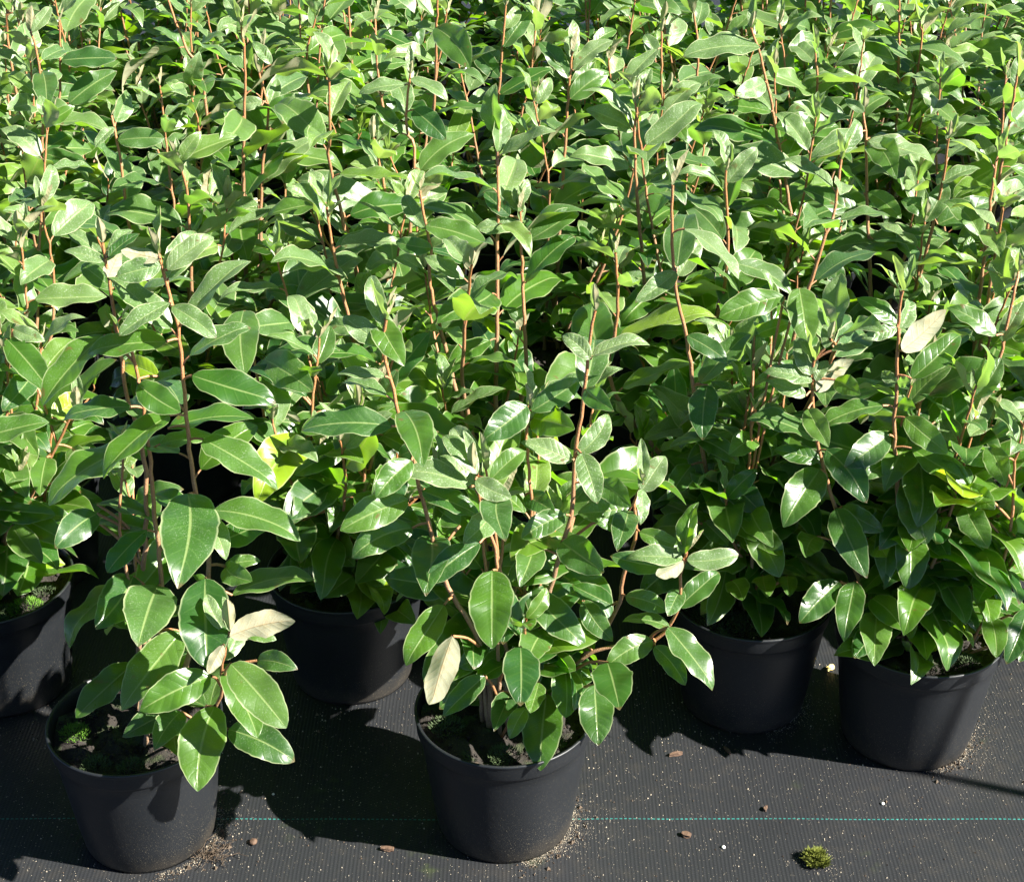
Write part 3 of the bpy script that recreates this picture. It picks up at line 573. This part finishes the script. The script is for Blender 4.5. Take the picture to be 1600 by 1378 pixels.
for q in ((0, 0, .0095, .009), (-.006, .003, .006, .008), (.005, -.005, .0065, .004), (.004, .006, .005, .006), (-.004, -.006, .006, .003)): blades(cl, (q[0], q[1], .002), q[2], int(q[2] * 110000), .0042, q[3])
o = cl.build('moss_clump', M_MOSS, smooth=False); o.location = (mx, my, 0); tag(o, 'small round green moss clump lying on black cloth at lower right', 'moss clump')
rt = MB(); px_, py_ = at_z(332, 1335, 0)[:2]
for i in range(46):
    a = random.uniform(0, 6.3); q = [np.array([random.gauss(0, .008), random.gauss(0, .006), .001 + abs(random.gauss(0, .003))])]
    for j in range(4): q.append(q[-1] + np.array([random.gauss(.0035 * math.cos(a), .003), random.gauss(.0035 * math.sin(a), .003), random.gauss(.0004, .0015)])); q[-1][2] = max(q[-1][2], .0006)
    tube(rt, smooth_path(q, .003), .00035, 4)
o = rt.build('root_tangle', M_ROOT); o.location = (px_, py_, 0); tag(o, 'tangle of dry brown roots at the foot of the left front pot', 'roots')
def chip(u, v, ln, wd, ang, label, m=M_BARK, name='bark_chip', group='bark chips on the ground cloth', h=.004):
    bm = bmesh.new(); bmesh.ops.create_cube(bm, size=1); bmesh.ops.subdivide_edges(bm, edges=bm.edges[:], cuts=2, use_grid_fill=True)
    for q in bm.verts:
        k = 1 - .45 * abs(q.co.x) * 2; q.co = Vector((q.co.x * ln * (1 + random.uniform(-.06, .06)), q.co.y * wd * k + random.gauss(0, wd * .07), (q.co.z + .5) * h * (.7 + .3 * k) + random.gauss(0, h * .06) + .0006))
    me = bpy.data.meshes.new(name); bm.to_mesh(me); bm.free(); me.materials.append(m); o = bpy.data.objects.new(name, me); C.objects.link(o)
    q = at_z(u, v, 0); o.location = (q[0], q[1], 0); o.rotation_euler.z = R(ang); tag(o, label, name.replace('_', ' '), group)
chip(605, 1328, .014, .006, -8, 'reddish brown bark chip on the cloth left of the centre pot')
chip(1056, 1180, .016, .004, 14, 'thin brown bark sliver on the cloth right of the centre pot rim')
chip(1072, 1306, .010, .008, -25, 'short brown bark chip just below the teal line right of centre pot')
chip(1196, 1265, .007, .004, 65, 'tiny upright tan bark chip just above the teal line')
chip(1136, 1174, .012, .003, -60, 'small curved brown bark splinter at the shadow edge below the half hidden pot')
chip(1297, 1046, .010, .006, 30, 'small yellow plant scrap in the dark gap between the two right pots', M_PETAL, 'plant_scrap', None, .006)
def pebble(u, v, r, label, m):
    mb = MB(); lump(mb, (0, 0, r * .5), r, .65, .14, 9); o = mb.build('pebble', m); q = at_z(u, v, 0); o.location = (q[0], q[1], 0); tag(o, label, 'pebble', 'pebbles on the ground cloth')
pebble(396, 1317, .0048, 'brown soil pebble on the cloth right of the left front pot', M_BARK)
pebble(1130, 1324, .0024, 'tiny white pebble below the teal line, left of the moss clump', M_STONE)
pebble(1379, 1256, .0022, 'tiny cream pebble above the teal line under the right front pot', M_STONE)
pebble(427, 1241, .0016, 'tiny white pebble in the sun between the left and centre pots', M_STONE)
# a standpipe of guessed kind, added out of view to cast the thin shadow
pp = at_z(1600, 1240, 0); k = .86; bx, by = pp[0] - k * math.cos(SHADOW_AZ), pp[1] - k * math.sin(SHADOW_AZ)
o = bpy.data.objects.new('shadow_pole', None); C.objects.link(o); o.location = (bx, by, 0); tag(o, 'thin grey unseen standpipe standing on the cloth to the right of the plants', 'pole')
mb = MB(); tube(mb, [(0, 0, z) for z in np.linspace(0, 1.25, 6)], .0068, 14); mb.build('pole_shaft', M_GREY, o)
mb = MB(); lathe(mb, [(.001, 0), (.05, 0), (.05, .006), (.02, .012), (.012, .03), (.0075, .032)], 24); mb.build('base', M_GREY, o)
mb = MB(); lathe(mb, [(.0075, 1.235), (.012, 1.24), (.012, 1.265), (.006, 1.28), (.004, 1.30), (.001, 1.30)], 16); mb.build('pole_cap', M_GREY, o)
